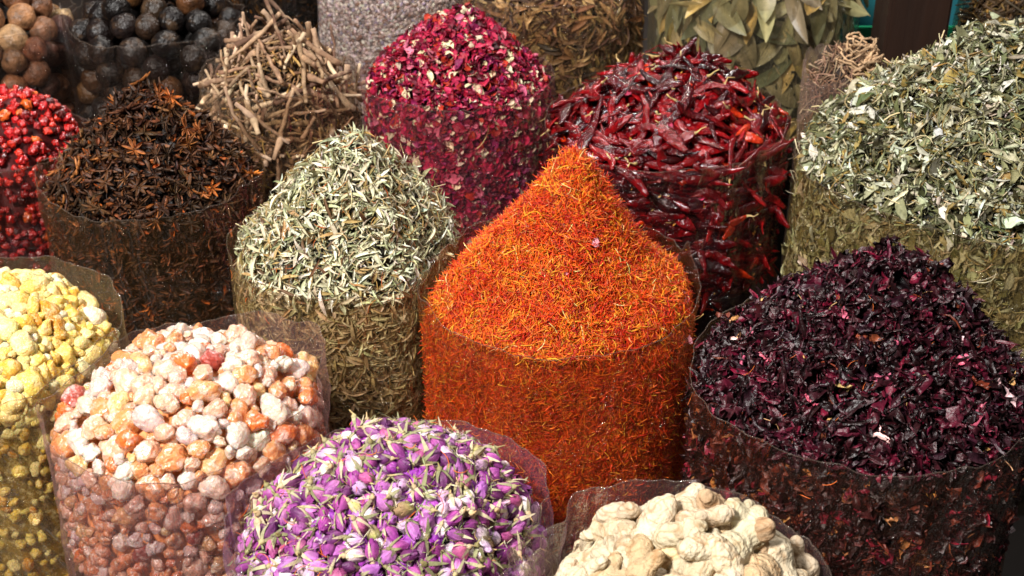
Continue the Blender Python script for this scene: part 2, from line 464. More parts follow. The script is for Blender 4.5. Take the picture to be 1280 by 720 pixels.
# ------------------------------------------------------------------ the plastic sacks
def make_sack(key, label, haze=.10, up=(.004, .008), lean=None, tint='#efe4d8', hazec='#b89f88', flap=(), rim=True, gloss=1.0):
    """a clear film bag: Empty at its base > film wall with folds, rim"""
    s = SACK[key]
    root = bpy.data.objects.new('plastic_sack', None); COL.objects.link(root); root.location = (s.x, s.y, 0)
    root.empty_display_size = .1
    tag(root, label, 'sack', 'clear plastic sacks of spices standing in rows')
    m = plastic_mat('film_' + key, haze, tint, hazec, gloss=gloss)
    nth, nz_ = 240, 44; th = np.arange(nth) / nth * 2 * PI
    nr = Noise(300 + s.i, 3.0); nf = Noise(330 + s.i, 11.0); nw = Noise(360 + s.i, 9, 14); nh_ = Noise(390 + s.i, 30, 14)
    circ = np.stack([np.cos(th), np.sin(th), 0 * th], -1)
    top = s.zr + up[0] + up[1] * nr(circ) + .45 * up[1] * nf(circ)
    top = top + .0016 * nh_(circ)
    if lean: top = top + lean[0] * np.clip(np.cos(th - math.radians(lean[1])), 0, 1) ** lean[2]
    for a, h, w in flap: top = top + h * np.exp(-((np.mod(th - math.radians(a) + PI, 2 * PI) - PI) / math.radians(w)) ** 2)
    s.top = top
    R = Rat(s, th); V = []
    for i in range(nz_):
        t = (i / (nz_ - 1)) ** .6; z = top * t
        q = np.stack([np.cos(th) * 2.2, np.sin(th) * 2.2, z * 5], -1)
        over = np.clip((z - (s.zr - s.edge)) / .03, 0, 1)
        rr = R - .001 + bulge(s, th, z) * np.clip((s.zr - s.edge - .012 - z) / .03, 0, 1) + .0013 * nw(q) + .0012 * np.abs(nw(q[:, [1, 2, 0]] * 1.7)) + over * (.003 * nf(circ * 1.0) + .0013 * nh_(circ + .3) - .004)
        rr = rr * (1 - .12 * np.clip(1 - z / .1, 0, 1) ** 2)
        V.append(np.stack([rr * np.cos(th), rr * np.sin(th), z], -1))
    V = np.array(V); s.rimpts = V[-1] + np.array([s.x, s.y, 0])
    F = grid_faces(nz_, nth, True)
    w = link('film_wall', mesh_np('film_wall', V.reshape(-1, 3), F, None, m), root)
    # rim: the rolled edge of the film
    if rim:
        ring = V[-1]; rv = []
        for j in range(nth):
            t = norm(ring[(j + 1) % nth] - ring[j - 1]); o_ = norm(np.array([ring[j][0], ring[j][1], 0])); u = np.array([0, 0, 1.])
            for a in range(5):
                an = 2 * PI * a / 5; rv.append(ring[j] + (o_ * math.cos(an) * .0005 + u * math.sin(an) * .0009))
        rf = []
        for j in range(nth):
            for a in range(5):
                p, q = j * 5 + a, j * 5 + (a + 1) % 5; p2, q2 = ((j + 1) % nth) * 5 + a, ((j + 1) % nth) * 5 + (a + 1) % 5
                rf += [(p, p2, q2), (p, q2, q)]
        link('rim', mesh_np('rim', np.array(rv), rf, None, RIM), root)
    return root
RIM = plastic_mat('film_rim', .16, '#efe6dc', '#c8b4a4', .2)


# ------------------------------------------------------------------ materials of the goods
LEAFM = piece_mat('dry_leaf', .62, .35, 160, .35, .35, 500, transl=.12)
HERBM = piece_mat('dry_herb', .6, .4, 200, .3, .4, 500, transl=.10)
SAFM = piece_mat('saffron_thread', .45, .4, 300, .25, .0, transl=.15)
PETM = piece_mat('dry_petal', .55, .4, 220, .35, .3, 600, transl=.15)
HIBM = piece_mat('hibiscus_calyx', .40, .45, 180, .55, .5, 400)
GUMM = piece_mat('gum_resin', .16, .6, 90, .12, .8, 420, patch=('#fff4ee', 120, .50, .64, .6), sss=.8, rough2=.45, coat=.5, bdist=.003, transm=.4)
YELM = piece_mat('yellow_resin', .18, .5, 100, .2, .8, 400, patch=('#f8e6b8', 120, .48, .66, .6), transm=.2, sss=.6, rough2=.8, bdist=.004)
BUDM = piece_mat('rosebud_petal', .5, .4, 140, .3, .35, 500, transl=.1)
BERM = piece_mat('red_berry', .25, .6, 140, .6, 1, 330, coat=.4)
LIMM = piece_mat('dried_lime', .34, .35, 60, .7, 1, 150, bdist=.004, patch=('#6a5038', 40, .55, .7, .35))
ANIM = piece_mat('star_anise', .5, .3, 200, .5, .4, 500)
CHIM = piece_mat('dried_chili', .15, .45, 70, .6, 1, 170, coat=.2, bdist=.0035)
TWIM = piece_mat('twig_bark', .75, .3, 90, .4, .6, 260, patch=('#c9ab88', 60, .5, .7, .5))
GINM = piece_mat('dried_ginger', .8, .25, 70, .25, 1, 230, patch=('#8c6238', 34, .52, .72, .7), bdist=.004)
SEEDM = piece_mat('small_seed', .6, .4, 200, .3, .2, 600)
BAYM = piece_mat('bay_leaf', .42, .5, 60, .25, .3, 200, transl=.15)

# ------------------------------------------------------------------ templates
R1 = np.random.RandomState(3)
def curve_path(L, bend, r, n=6, wob=.0):
    t = np.linspace(-.5, .5, n); a = bend * r.randn()
    p = np.stack([t * L, a * L * (t ** 2 - .08) * 2, .5 * bend * r.randn() * L * t ** 2], -1)
    return p + wob * L * r.randn(n, 3)
T_SAF = [tube(curve_path(.020 * R1.uniform(.65, 1.3), .45, R1, 5), [.0003, .0006, .0006, .0005, .0003], 3) for _ in range(14)]
def leaves(n, L, W, seed, **k):
    r = np.random.RandomState(seed)
    return [leaf(L * r.uniform(.7, 1.25), W * r.uniform(.65, 1.25), 7, r.uniform(.1, .8), r.uniform(-.9, .9), r.uniform(-1.6, 1.6), k.get('cr', .05), seed * 50 + i, r.uniform(.4, .6), cedge=k.get('cedge'), curl=(r.uniform(.6, 1.9) if k.get('curl') else 0), jit=k.get('jit', 0)) for i in range(n)]
def stems(n, L, rad, seed, bend=.3, tint=(1, 1, 1)):
    r = np.random.RandomState(seed)
    return [tube(curve_path(L * r.uniform(.5, 1.3), bend, r, 6), np.array([1, .9, .8, .7, .6, .4]) * rad, 4, ca=tint) for _ in range(n)]
T_PALE = leaves(14, .027, .0056, 21, curl=True, cr=.09) + leaves(2, .034, .009, 121, curl=True, cr=.12) + leaves(8, .018, .0045, 122, curl=True, cr=.13) + stems(4, .034, .0008, 5, .5, tint=(.9, .75, .55))
T_BIG = leaves(16, .034, .0085, 22, curl=True, cr=.24, jit=.08) + leaves(6, .040, .014, 123, curl=True, cr=.32, jit=.09) + leaves(8, .022, .006, 27, curl=True, cr=.1) + stems(5, .045, .0010, 6, .6, tint=(1.1, .95, .7))
T_PET = leaves(12, .020, .0145, 23, curl=True, cr=.2, jit=.06) + leaves(6, .014, .009, 124, curl=True, cr=.14, cedge=(1.5, 1.5, 1.4))
T_HIB = leaves(14, .028, .011, 24, curl=True, cr=.26, jit=.13, cedge=(1.5, 1.2, 1.2)) + leaves(14, .026, .017, 125, curl=True, cr=.34, jit=.13) + leaves(6, .038, .009, 126, curl=True, cr=.3, jit=.1, cedge=(1.8, 1.5, 1.5)) + leaves(8, .018, .009, 26, curl=True, cr=.2)
T_POD = leaves(10, .058, .014, 25, curl=True, cr=.1) + stems(1, .05, .0015, 8)
T_SEED = [lump(60 + i, 1, 3, .3, .7, .05, (.0056, .0034, .0034)) for i in range(5)]
T_BIT = leaves(8, .014, .006, 28, curl=True, cr=.12)

make_sack('saffron', 'clear film sack standing full of bright orange saffron threads', .07, (.003, .005), lean=(.016, 90, .4), flap=((14, .030, 5), (168, .024, 14), (205, .008, 9)), tint='#f4dcc4', hazec='#c07038')
stuff(SACK['saffron'], 'saffron_threads', T_SAF, 82000, [('#ea6014', 4.5), ('#f08418', 3.8), ('#d6380c', 4), ('#f6ac30', 1.8), ('#a81408', 2.2), ('#fbdc8c', .25)], SAFM,
      'tall cone of orange and red saffron threads in the middle sack', 'saffron', tilt=.55, tilt_side=.3, thick=.005, inset=.007, core='#7c2006', out=.0022, clump=((.9, .5, .6), Noise(77, 110)), size=(.5, 1.4), lumpy=.0016,
      palside=[('#e0500f', 4), ('#ea7418', 2.4), ('#c4300a', 4), ('#f0a430', .8), ('#981606', 2)])
make_sack('paleherb', 'clear film sack of pale dried herb leaves between star anise and saffron', .10, (.003, .007), flap=((178, .012, 8),), tint='#e9d8bc', hazec='#a58a5c')
stuff(SACK['paleherb'], 'herb_leaves', T_PALE, 15000, [('#d2cdae', 4), ('#bdb894', 3.5), ('#e8e4cf', 1.8), ('#8b8862', 2.4), ('#a88c58', 1.5), ('#6a4a2e', .9)], HERBM,
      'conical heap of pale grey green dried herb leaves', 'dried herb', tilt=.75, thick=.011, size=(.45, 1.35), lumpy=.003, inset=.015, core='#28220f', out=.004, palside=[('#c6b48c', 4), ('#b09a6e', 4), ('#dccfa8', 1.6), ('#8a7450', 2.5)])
make_sack('bigherb', 'widest clear film sack, heaped with grey green crumpled herb leaves', .07, (.003, .008), tint='#e6d8ba', hazec='#a08a5a')
stuff(SACK['bigherb'], 'herb_leaves', T_BIG, 24000, [('#a6a486', 4), ('#858460', 4), ('#d4d2be', 2.4), ('#5c5d3a', 3.6), ('#977e44', 1.6), ('#e2dac0', .8), ('#38341e', 2.0)], HERBM,
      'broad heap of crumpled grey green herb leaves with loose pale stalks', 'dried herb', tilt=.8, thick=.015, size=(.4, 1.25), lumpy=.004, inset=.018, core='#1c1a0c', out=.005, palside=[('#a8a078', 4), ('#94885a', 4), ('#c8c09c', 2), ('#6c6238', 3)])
make_sack('petals', 'clear film sack of crimson rose petals behind the pale herb', .09, (.003, .006), tint='#ecd6d2', hazec='#b07080')
stuff(SACK['petals'], 'rose_petals', T_PET, 9500, [('#a31434', 4), ('#c42850', 3.4), ('#780c2c', 3.2), ('#dc7088', 1.6), ('#b83420', 1.5), ('#f0d8b4', 1.7), ('#8c1a54', 1.5), ('#4c0c18', 2.2)], PETM,
      'heap of crimson and pink dried rose petals with cream flecks', 'rose petals', tilt=.8, thick=.010, size=(.55, 1.25), inset=.012, core='#24040c', out=.003)
make_sack('hibiscus', 'clear film sack of near black hibiscus standing beside the saffron sack', .09, (.003, .008), tint='#e2cfc4', hazec='#6a4a3c')
stuff(SACK['hibiscus'], 'hibiscus_petals', T_HIB, 12500, [('#361018', 6), ('#1e080b', 7), ('#4a0e20', 3), ('#68122a', .8), ('#2a101a', 3), ('#c86078', .2), ('#6a3220', .4), ('#c89a60', .10), ('#e8c0c0', .14)], HIBM,
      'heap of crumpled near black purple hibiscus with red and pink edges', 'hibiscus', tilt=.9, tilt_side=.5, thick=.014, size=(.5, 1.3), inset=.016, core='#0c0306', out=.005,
      palside=[('#3c1614', 5), ('#240c0a', 5), ('#6a3020', 2), ('#a0663c', .5), ('#c08848', .25), ('#801c30', 1)])
make_sack('seeds', 'milky film sack packed with tiny grey pink seeds behind the twigs and petals', .14, (.01, .003), tint='#efe8e6', hazec='#cfc4c2')
stuff(SACK['seeds'], 'grey_seeds', T_SEED, 15000, [('#c2b0a8', 4), ('#a08a82', 3), ('#e0d4cc', 3), ('#7a5644', 1.8), ('#988ca0', 1)], SEEDM,
      'mass of tiny pinkish grey seeds', 'seeds', tilt=.8, thick=.004, inset=.004, core='#7c6c68', zbot=.2)
make_sack('pods', 'clear film sack of brown dried seed heads behind the red chillies', .08, (.012, .006), tint='#d8c8b8', hazec='#6c5a4c')
stuff(SACK['pods'], 'brown_seed_heads', T_POD, 4200, [('#8a6440', 4), ('#a88454', 3), ('#5e4230', 4), ('#c8a670', 1.4), ('#3c281c', 1.6)], LEAFM,
      'heap of long brown dried seed heads', 'seed heads', tilt=.5, thick=.014, inset=.014, core='#140c08', zbot=.2)
make_sack('corner', 'dark clear film sack behind the green herb beside the wooden post', .06, (.01, .006), tint='#b8a890', hazec='#4a3c2c')
stuff(SACK['corner'], 'dry_roots', stems(6, .07, .003, 61, .5) + T_POD[:4], 2200, [('#5c4426', 4), ('#3c2c18', 4), ('#7c6030', 2), ('#94702c', .7)], LEAFM,
      'tangle of dark brown dried roots', 'dried roots', tilt=.6, thick=.014, inset=.014, core='#0c0805', zbot=.2)
make_sack('backdark', 'dark film sack of brown bark bits beyond the twigs', .05, (.01, .004), tint='#b0a090', hazec='#3c3024')
stuff(SACK['backdark'], 'bark_bits', T_BIT + T_POD[:3], 2600, [('#2c1e14', 5), ('#4a3420', 3), ('#a06a1c', .5), ('#6a4c28', 1)], LEAFM,
      'dark brown bark bits with a few orange flecks', 'bark', tilt=.6, thick=.012, inset=.012, core='#0a0604', zbot=.2)

# ------------------------------------------------------------------ gum lumps
def rest_of(meshtemps): return meshtemps
def lumps(n, seed, mat, name, S0=.01, **k):
    t = [lump(seed + i, squash=(R1.uniform(.95, 1.25), R1.uniform(.8, 1.05), R1.uniform(.7, 1.0)), nb=R1.randint(4, 10), facet=R1.choice([0, 7, 12, 20]), **k) for i in range(n)]
    t = [(V * S0, F, C) for V, F, C in t]
    return t, [mesh_np(name, *a, mat) for a in t]
make_sack('gum', 'clear film sack of pink and orange gum lumps beside the yellow resin', .13, (.010, .005), lean=(.030, 10, .8), tint='#efdcd8', hazec='#c09a98')
T, ME = lumps(18, 500, GUMM, 'gum_lump', sub=4, spread=.56, br=.56, rough=.050)
s = SACK['gum']
a = darts(s, 420, lambda: .0070 + .0120 * rs.rand() ** 1.6, .80, only='heap', tries=18000, zbot=.36, depth=(.0, 1.0))
b = darts(s, 420, lambda: .006 + .009 * rs.rand() ** 1.5, .78, only='side', tries=14000, zbot=.36)
P, S, nn, side = [np.concatenate(q) for q in zip(a, b)]
C, k = palette([('#fcc4a4', 4.5), ('#fba468', 3.0), ('#fedccc', 3.4), ('#fa843c', 1.7), ('#bc5040', .4), ('#fcc888', 1.2)], len(P), .07)
C[side] *= np.array([.8, .72, .80])  # wall lumps toned down: shade behind the film put into their colour
words = words_for(k, ['peach coloured', 'translucent orange', 'frosted pale pink', 'deep orange', 'dark red', 'amber'])
small = S < .0095
words = [('small ' if q else ('large ' if z > .0145 else '')) + w for q, z, w in zip(small, S, words)]
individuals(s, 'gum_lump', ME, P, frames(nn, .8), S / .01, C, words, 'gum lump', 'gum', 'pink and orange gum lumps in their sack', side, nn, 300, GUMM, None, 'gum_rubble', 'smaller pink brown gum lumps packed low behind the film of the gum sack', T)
add_bulk(s, .016, '#f0985c', LEAFM, None, 'gum_core', 'light orange core under the gum lumps coloured to make them glow', 'gum')  # bright core added under the translucent lumps to make them glow

# ------------------------------------------------------------------ yellow resin
make_sack('yellow', 'clear film sack of yellow resin with a tall milky collar', .16, (.004, .004), lean=(.022, 75, .6), tint='#e6dcb8', hazec='#a8926c')
T, ME = lumps(14, 540, YELM, 'yellow_resin_lump', spread=.6, br=.55, rough=.06)
s = SACK['yellow']
a = darts(s, 760, lambda: .006 + .013 * rs.rand() ** 2, .60, only='heap', tries=14000, zbot=.34)
b = darts(s, 700, lambda: .0045 + .006 * rs.rand(), .76, only='side', tries=14000, zbot=.22)
P, S, nn, side = [np.concatenate(q) for q in zip(a, b)]
C, k = palette([('#f2cc66', 4), ('#f6dc90', 4), ('#eab548', 2.0), ('#f8eac0', 1.6), ('#dc9830', .8)], len(P), .06)
C[side] *= np.array([.88, .8, .55])  # wall lumps darkened and yellowed to look shaded through the film
words = words_for(k, ['butter yellow', 'pale yellow', 'golden yellow', 'creamy white', 'dark amber'])
words = [('tiny ' if z < .0068 else ('big ' if z > .0105 else '')) + w for z, w in zip(S, words)]
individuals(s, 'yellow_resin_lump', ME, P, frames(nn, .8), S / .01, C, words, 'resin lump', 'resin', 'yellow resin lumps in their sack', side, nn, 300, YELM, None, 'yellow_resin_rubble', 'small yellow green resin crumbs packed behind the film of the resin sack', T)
add_bulk(s, .010, '#8a6a1c', YELM, None, 'yellow_resin_core', 'dull yellow core coloured for the gaps between the resin lumps', 'resin')

# ------------------------------------------------------------------ rosebuds
def bud(seed, openness):
    r = np.random.RandomState(seed); parts = []
    Lb, Rb = .0240 * r.uniform(.8, 1.15), .0081 * r.uniform(.82, 1.15)
    def rad(t): return Rb * (np.sin(PI * np.clip(t, 0, 1) ** .72 * .93 + .05)) ** .8
    nt_, na = 9, 12; V, C = [], []
    for i in range(nt_):
        t = i / (nt_ - 1)
        for j in range(na):
            a = 2 * PI * j / na; q = rad(t) * (.93 + .05 * math.sin(3 * a + 6 * t))
            V.append((t * Lb, q * math.cos(a), q * math.sin(a))); w = (1 - t) ** 1.5
            C.append((1 + .5 * w, 1 + 1.5 * w, 1 + .3 * w))
    parts.append((np.array(V), np.array(grid_faces(nt_, na, True)), np.array(C)))
    for p in range(5):
        a0 = p * 2.4 + r.rand(); V, C = [], []; fl = openness * r.uniform(.2, 1.5); tmax = r.uniform(.78, 1.04)
        for i in range(7):
            t = i / 6 * tmax
            for j in range(7):
                e = (j / 6 - .5) * 2; wd = 1.15 * math.sin(PI * min(1, .18 + .8 * i / 6)) ** .6 + .12
                a = a0 + e * wd; q = rad(t * .97) * (1.06 + .05 * p / 5) + fl * Rb * max(0, t - .35) ** 1.5 + .0006 * abs(e) ** 3
                V.append((t * Lb * (1 - .10 * e * e * (i / 6) ** 2), q * math.cos(a), q * math.sin(a))); w = max(0, 1 - t * 1.25) ** 1.2
                k = (1 + .35 * (abs(e) > .9) + .25 * (i == 6)) * (.82 if j % 2 else 1.08); C.append(((1 + .6 * w) * k, (1 + 1.6 * w) * k, (1 + .35 * w) * k))
        parts.append((np.array(V), np.array(grid_faces(7, 7)), np.array(C)))
    V, F, C = merge(parts); V = V - np.array([Lb * .5, 0, 0]); V = V * [1, r.uniform(.8, 1.1), r.uniform(.65, 1)] + .0003 * np.stack([Noise(seed, 420)(V), Noise(seed + 1, 420)(V), Noise(seed + 2, 420)(V)], -1); return (V, F, C), Lb, Rb
def calyx(seed, Lb, Rb):
    r = np.random.RandomState(seed + 900); parts = []
    x0 = -Lb * .5
    parts.append(tube([(x0 - .006 - .006 * r.rand(), .002 * r.randn(), .002 * r.randn()), (x0 - .005, 0, 0), (x0 - .003, 0, 0), (x0, 0, 0), (x0 + .002, 0, 0)], [.0006, .0010, .0030, .0034, .0018], 7, ca=(1.1, .85, .6), cb=(1, 1, 1)))
    for p in range(5):
        a = p * 2 * PI / 5 + .3 * r.rand(); L = Lb * r.uniform(.5, 1.05); out = r.uniform(.1, 1.0); V, C = [], []
        for i in range(6):
            t = i / 5; q = Rb * (math.sin(PI * min(1, .1 + t * .62)) ** .8) * 1.14 + out * Rb * 1.2 * t ** 2.5; w = .0021 * (1 - t) ** .7 + .0002
            for e in (-1, 0, 1):
                V.append((x0 + L * t * (1 - .25 * out * t), q * math.cos(a) - e * w * math.sin(a), q * math.sin(a) + e * w * math.cos(a))); C.append((1, 1, 1))
        parts.append((np.array(V), np.array(grid_faces(6, 3)), np.array(C)))
    return merge(parts)
TB, MB, KIDS, TALL = [], [], [], []
for i in range(20):
    t, Lb, Rb = bud(700 + i, R1.choice([.05, .15, .4, 1.2])); c = calyx(700 + i, Lb, Rb)
    TB.append(t); MB.append(mesh_np('rosebud', *t, BUDM)); g = hx(['#a8a27c', '#8c8a62', '#c4b494'][i % 3])
    KIDS.append([('calyx', mesh_np('calyx', *c, LEAFM), (*g, 1))])
    TALL.append(merge([t, (c[0], c[1], c[2] * np.array(g) / np.array(hx('#9a4aa8')))]))
make_sack('rosebud', 'clear film sack of purple rosebuds standing nearest beside the gum sack', .12, (.002, .004), lean=(.012, 20, .6), tint='#efe0ec', hazec='#b890b0')
s = SACK['rosebud']
P, S, nn, side = darts(s, 820, lambda: .0096 + .002 * rs.rand(), .64, zbot=.42, tries=20000, depth=(.2, 1.0))
C, k = palette([('#a0549c', 4), ('#883480', 4.4), ('#bc8cb6', 2.4), ('#a44880', 1.6), ('#5e2459', 3), ('#c8a0c0', 1.6), ('#a08060', .5)], len(P), .1)
Sc = rs.uniform(.74, 1.16, len(P))
words = words_for(k, ['bright violet', 'deep purple', 'pale lilac', 'magenta', 'dark plum', 'faded whitish', 'withered tan'])
words = [('plump ' if z > 1.06 else ('small ' if z < .84 else '')) + w for z, w in zip(Sc, words)]
individuals(s, 'rosebud', MB, P, frames(nn, .55), Sc, C, words, 'rosebud', 'rosebud', 'dried purple rosebuds in their sack', side, nn, 300, BUDM, KIDS, 'rosebud_mass', 'further purple rosebuds behind and beneath the counted ones', TB)
P2, n2, sd2 = sample(s, 1500, .42, back=.5); P2 = P2 - n2 * (.012 + .006 * rs.rand(1500, 1)); C2, _ = palette([('#8a2e98', 3), ('#9a4aa8', 3), ('#c8a0c8', 1.4)], 1500)
o = scatter('rosebud_underlayer', TB, P2, frames(n2, .6), rs.uniform(.7, 1, 1500), C2, BUDM)
tag(o, 'loose rosebuds, stalks and sepals lying under the topmost rosebuds', 'rosebud', kind='stuff')
P2, n2, sd2 = sample(s, 1500, .42, back=.3); P2 = P2 + n2 * (-.006 + .007 * rs.rand(1500, 1)); C2, _ = palette([('#b8a878', 3), ('#8f9868', 3), ('#d8cdb0', 2), ('#a08050', 2.4)], 1500)
o = scatter('stalk_bits', leaves(8, .016, .0028, 77, curl=True) + stems(5, .022, .0006, 78, .5), P2, frames(n2, .5), rs.uniform(.6, 1.2, 1500), C2, LEAFM)
tag(o, 'tan and green stalk bits strewn among the rosebuds', 'stalks', kind='stuff')
add_bulk(s, .024, '#3a2030', BUDM, None, 'rosebud_core', 'dark core coloured for the gaps beneath the rosebuds', 'rosebud')

# ------------------------------------------------------------------ ginger
def ginger(seed):
    r = np.random.RandomState(seed); bmv, bmf, o = [], [], 0
    D, F = ico(2); nodes = []
    L = r.uniform(.046, .066); n = 16; w = .0112 * r.uniform(.88, 1.12)
    pth = curve_path(L, .35, r, n, .006); ph = r.rand(3) * 6
    for i in range(n): nodes.append((pth[i], w * (1 + .16 * math.sin(i * .75 + ph[0]) + .10 * math.sin(i * 1.5 + ph[1])) * (.82 if i in (0, n - 1) else 1)))
    for _ in range(r.randint(2, 5)):
        i = r.randint(3, n - 3); a = r.uniform(-1, 1) * .5 + PI / 2 * r.choice([-1, 1]); d = np.array([math.cos(a) * .8, math.sin(a), .25 * r.randn()]); ll = r.uniform(.014, .024)
        wb = w * r.uniform(.72, .95)
        for q in np.linspace(.2, 1, 7): nodes.append((pth[i] + d * ll * q, wb * (1 - .28 * q)))
    for c, q in nodes:
        bmv.append(D * q * np.array([1, 1, .85]) + c); bmf.append(F + o); o += len(D)
    me = mesh_np('tmp', np.vstack(bmv), np.vstack(bmf)); ob = bpy.data.objects.new('tmp', me); COL.objects.link(ob)
    m = ob.modifiers.new('r', 'REMESH'); m.mode = 'VOXEL'; m.voxel_size = .0010
    m = ob.modifiers.new('s', 'SMOOTH'); m.factor = .5; m.iterations = 4
    dg = bpy.context.evaluated_depsgraph_get(); e = ob.evaluated_get(dg).to_mesh()
    V = np.zeros(len(e.vertices) * 3); e.vertices.foreach_get('co', V); V = V.reshape(-1, 3)
    e.calc_loop_triangles(); T_ = np.zeros(len(e.loop_triangles) * 3, np.int32); e.loop_triangles.foreach_get('vertices', T_); T_ = T_.reshape(-1, 3)
    nr = np.zeros(len(V) * 3); e.vertices.foreach_get('normal', nr); nr = nr.reshape(-1, 3)
    ob.evaluated_get(dg).to_mesh_clear(); bpy.data.objects.remove(ob); bpy.data.meshes.remove(me)
    ring = np.sin(V[:, 0] * 900 + 3 * Noise(seed, 120)(V))
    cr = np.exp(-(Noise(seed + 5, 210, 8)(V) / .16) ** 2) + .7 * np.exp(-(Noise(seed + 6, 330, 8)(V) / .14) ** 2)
    V = V - nr * (.0007 * cr)[:, None]
    V = V + nr * (.0006 * Noise(seed + 1, 150)(V) + .0002 * Noise(seed + 2, 520)(V) + .0002 * ring)[:, None]
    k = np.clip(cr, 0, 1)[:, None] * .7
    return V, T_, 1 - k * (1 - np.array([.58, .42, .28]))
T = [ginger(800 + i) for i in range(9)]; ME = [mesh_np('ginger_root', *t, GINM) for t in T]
make_sack('ginger', 'clear film sack of whole dried ginger with its collar standing up behind', .16, (.0, .004), lean=(.022, 140, .6), tint='#eadfe0', hazec='#a08488')
s = SACK['ginger']
P, S, nn, side = darts(s, 110, lambda: .0265 + .004 * rs.rand(), .62, zbot=.42, tries=12000, depth=(.1, .5))
C, k = palette([('#c2b296', 4), ('#c8b89c', 4.5), ('#b89e7a', 2.0), ('#ac8c62', .4)], len(P), .05)
words = words_for(k, ['cream coloured', 'chalky white', 'light tan', 'ochre stained'])
Sc = rs.uniform(1.1, 1.5, len(P)); words = [('stubby ' if z < 1.2 else ('long ' if z > 1.4 else '')) + w for z, w in zip(Sc, words)]
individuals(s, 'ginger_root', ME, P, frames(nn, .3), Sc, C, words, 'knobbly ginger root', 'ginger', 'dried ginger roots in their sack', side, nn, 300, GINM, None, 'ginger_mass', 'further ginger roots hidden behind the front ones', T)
P, S, nn, side = darts(s, 120, lambda: .021, .55, zbot=.42, tries=9000, depth=(1.3, 1.6))
C, k = palette([('#e0ccae', 4), ('#d9bd94', 2)], len(P), .05)
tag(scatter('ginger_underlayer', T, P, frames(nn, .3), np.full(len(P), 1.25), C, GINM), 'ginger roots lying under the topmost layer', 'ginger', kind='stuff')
add_bulk(s, .04, '#8a6a48', GINM, None, 'ginger_core', 'brown core coloured for the gaps beneath the ginger roots', 'ginger')

# ------------------------------------------------------------------ red berries
def berry(seed, sub=2, wr=.09, stalk=False):
    D, F = ico(sub); r = np.random.RandomState(seed)
    R = 1 + wr * np.abs(Noise(seed, 5)(D)) - wr + .4 * wr * Noise(seed + 3, 12)(D)
    V = D * R[:, None] * np.array([1, r.uniform(.8, 1), r.uniform(.75, 1)])
    return V, F, np.ones_like(V)
T = [xform(berry(900 + i, 3, .26), s=.01) for i in range(12)]; ME = [mesh_np('red_berry', *t, BERM) for t in T]
make_sack('berries', 'clear film sack of shiny red dried berries beside the star anise', .10, (.004, .004), tint='#e6cfc4', hazec='#8a4840')
s = SACK['berries']
P, S, nn, side = darts(s, 1000, lambda: .0060 + .0050 * rs.rand(), .60, zbot=.3, tries=16000, depth=(.0, 1.6))
C, k = palette([('#b01410', 5), ('#cc2a18', 3), ('#860c0e', 3), ('#dc6020', 1.6), ('#b41c20', 1.5), ('#521410', .9)], len(P), .08)
C[side] *= .7  # berries on the wall painted darker for the shade behind the film
words = words_for(k, ['red', 'scarlet', 'dark red', 'orange', 'crimson', 'brownish'])
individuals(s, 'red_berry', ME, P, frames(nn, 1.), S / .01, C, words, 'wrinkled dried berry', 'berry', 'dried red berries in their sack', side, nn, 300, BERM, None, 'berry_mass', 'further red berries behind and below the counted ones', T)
add_bulk(s, .013, '#4a0a0a', LEAFM, None, 'berry_core', 'dark red core coloured for the gaps beneath the berries', 'berry')

# ------------------------------------------------------------------ dried limes
def lime(seed):
    D, F = ico(3); r = np.random.RandomState(seed)
    th = np.arctan2(D[:, 1], D[:, 0]); R = 1 + .018 * np.sin(th * 9 + 1.2 * np.sin(D[:, 2] * 3)) * (1 - D[:, 2] ** 2) + .05 * Noise(seed, 3)(D) + .016 * Noise(seed + 2, 14)(D) - .05 * np.exp(-(Noise(seed + 4, 5)(D) / .12) ** 2)
    R += .16 * np.exp(-((1 - D[:, 2]) / .02)) - .06 * np.exp(-((1 + D[:, 2]) / .03))
    V = D * R[:, None] * np.array([1, 1, r.uniform(.92, 1.1)]); return V, F, np.ones_like(V)
T = [xform(lime(950 + i), s=.027) for i in range(8)]; ME = [mesh_np('dried_lime', *t, LIMM) for t in T]
for key, pal, nm, lab, hz, fl in (('tanlime', [('#8c6444', 4), ('#744c34', 3), ('#b08c68', 1.6), ('#4a3028', 2.4)], ['tan', 'brown', 'light tan', 'dark brown'], 'clear film sack of tan dried limes beside the black limes', .12, ()),
                 ('blklime', [('#1e1512', 5), ('#120d0c', 4), ('#34241a', 2), ('#583a22', 1.0)], ['black', 'jet black', 'dark brown', 'brown'], 'clear film sack of black dried limes with a crumpled shiny corner', .06, ((205, .05, 10),))):
    make_sack(key, lab, hz, (.0, .008), flap=fl, tint='#e0d4cc', hazec='#5c4c44')
    s = SACK[key]
    P, S, nn, side = darts(s, 150, lambda: .0240 + .008 * rs.rand(), .82, zbot=.25, tries=9000, depth=(.1, .7))
    C, k = palette(pal, len(P), .1)
    individuals(s, 'dried_lime', ME, P, frames(nn, 1.), S / .027, C, words_for(k, nm), 'lime from the ' + ('tan' if key == 'tanlime' else 'black') + ' lime sack', 'dried lime', 'dried limes in the ' + ('tan' if key == 'tanlime' else 'black') + ' lime sack', side, nn, 300, LIMM, None, 'lime_mass', 'further ' + ('tan' if key == 'tanlime' else 'black') + ' limes out of sight in the lime sack', T)
    add_bulk(s, .05, '#140e0c', LEAFM, None, 'lime_core', 'dark core coloured for the gaps beneath the ' + ('tan' if key == 'tanlime' else 'black') + ' limes', 'dried lime')

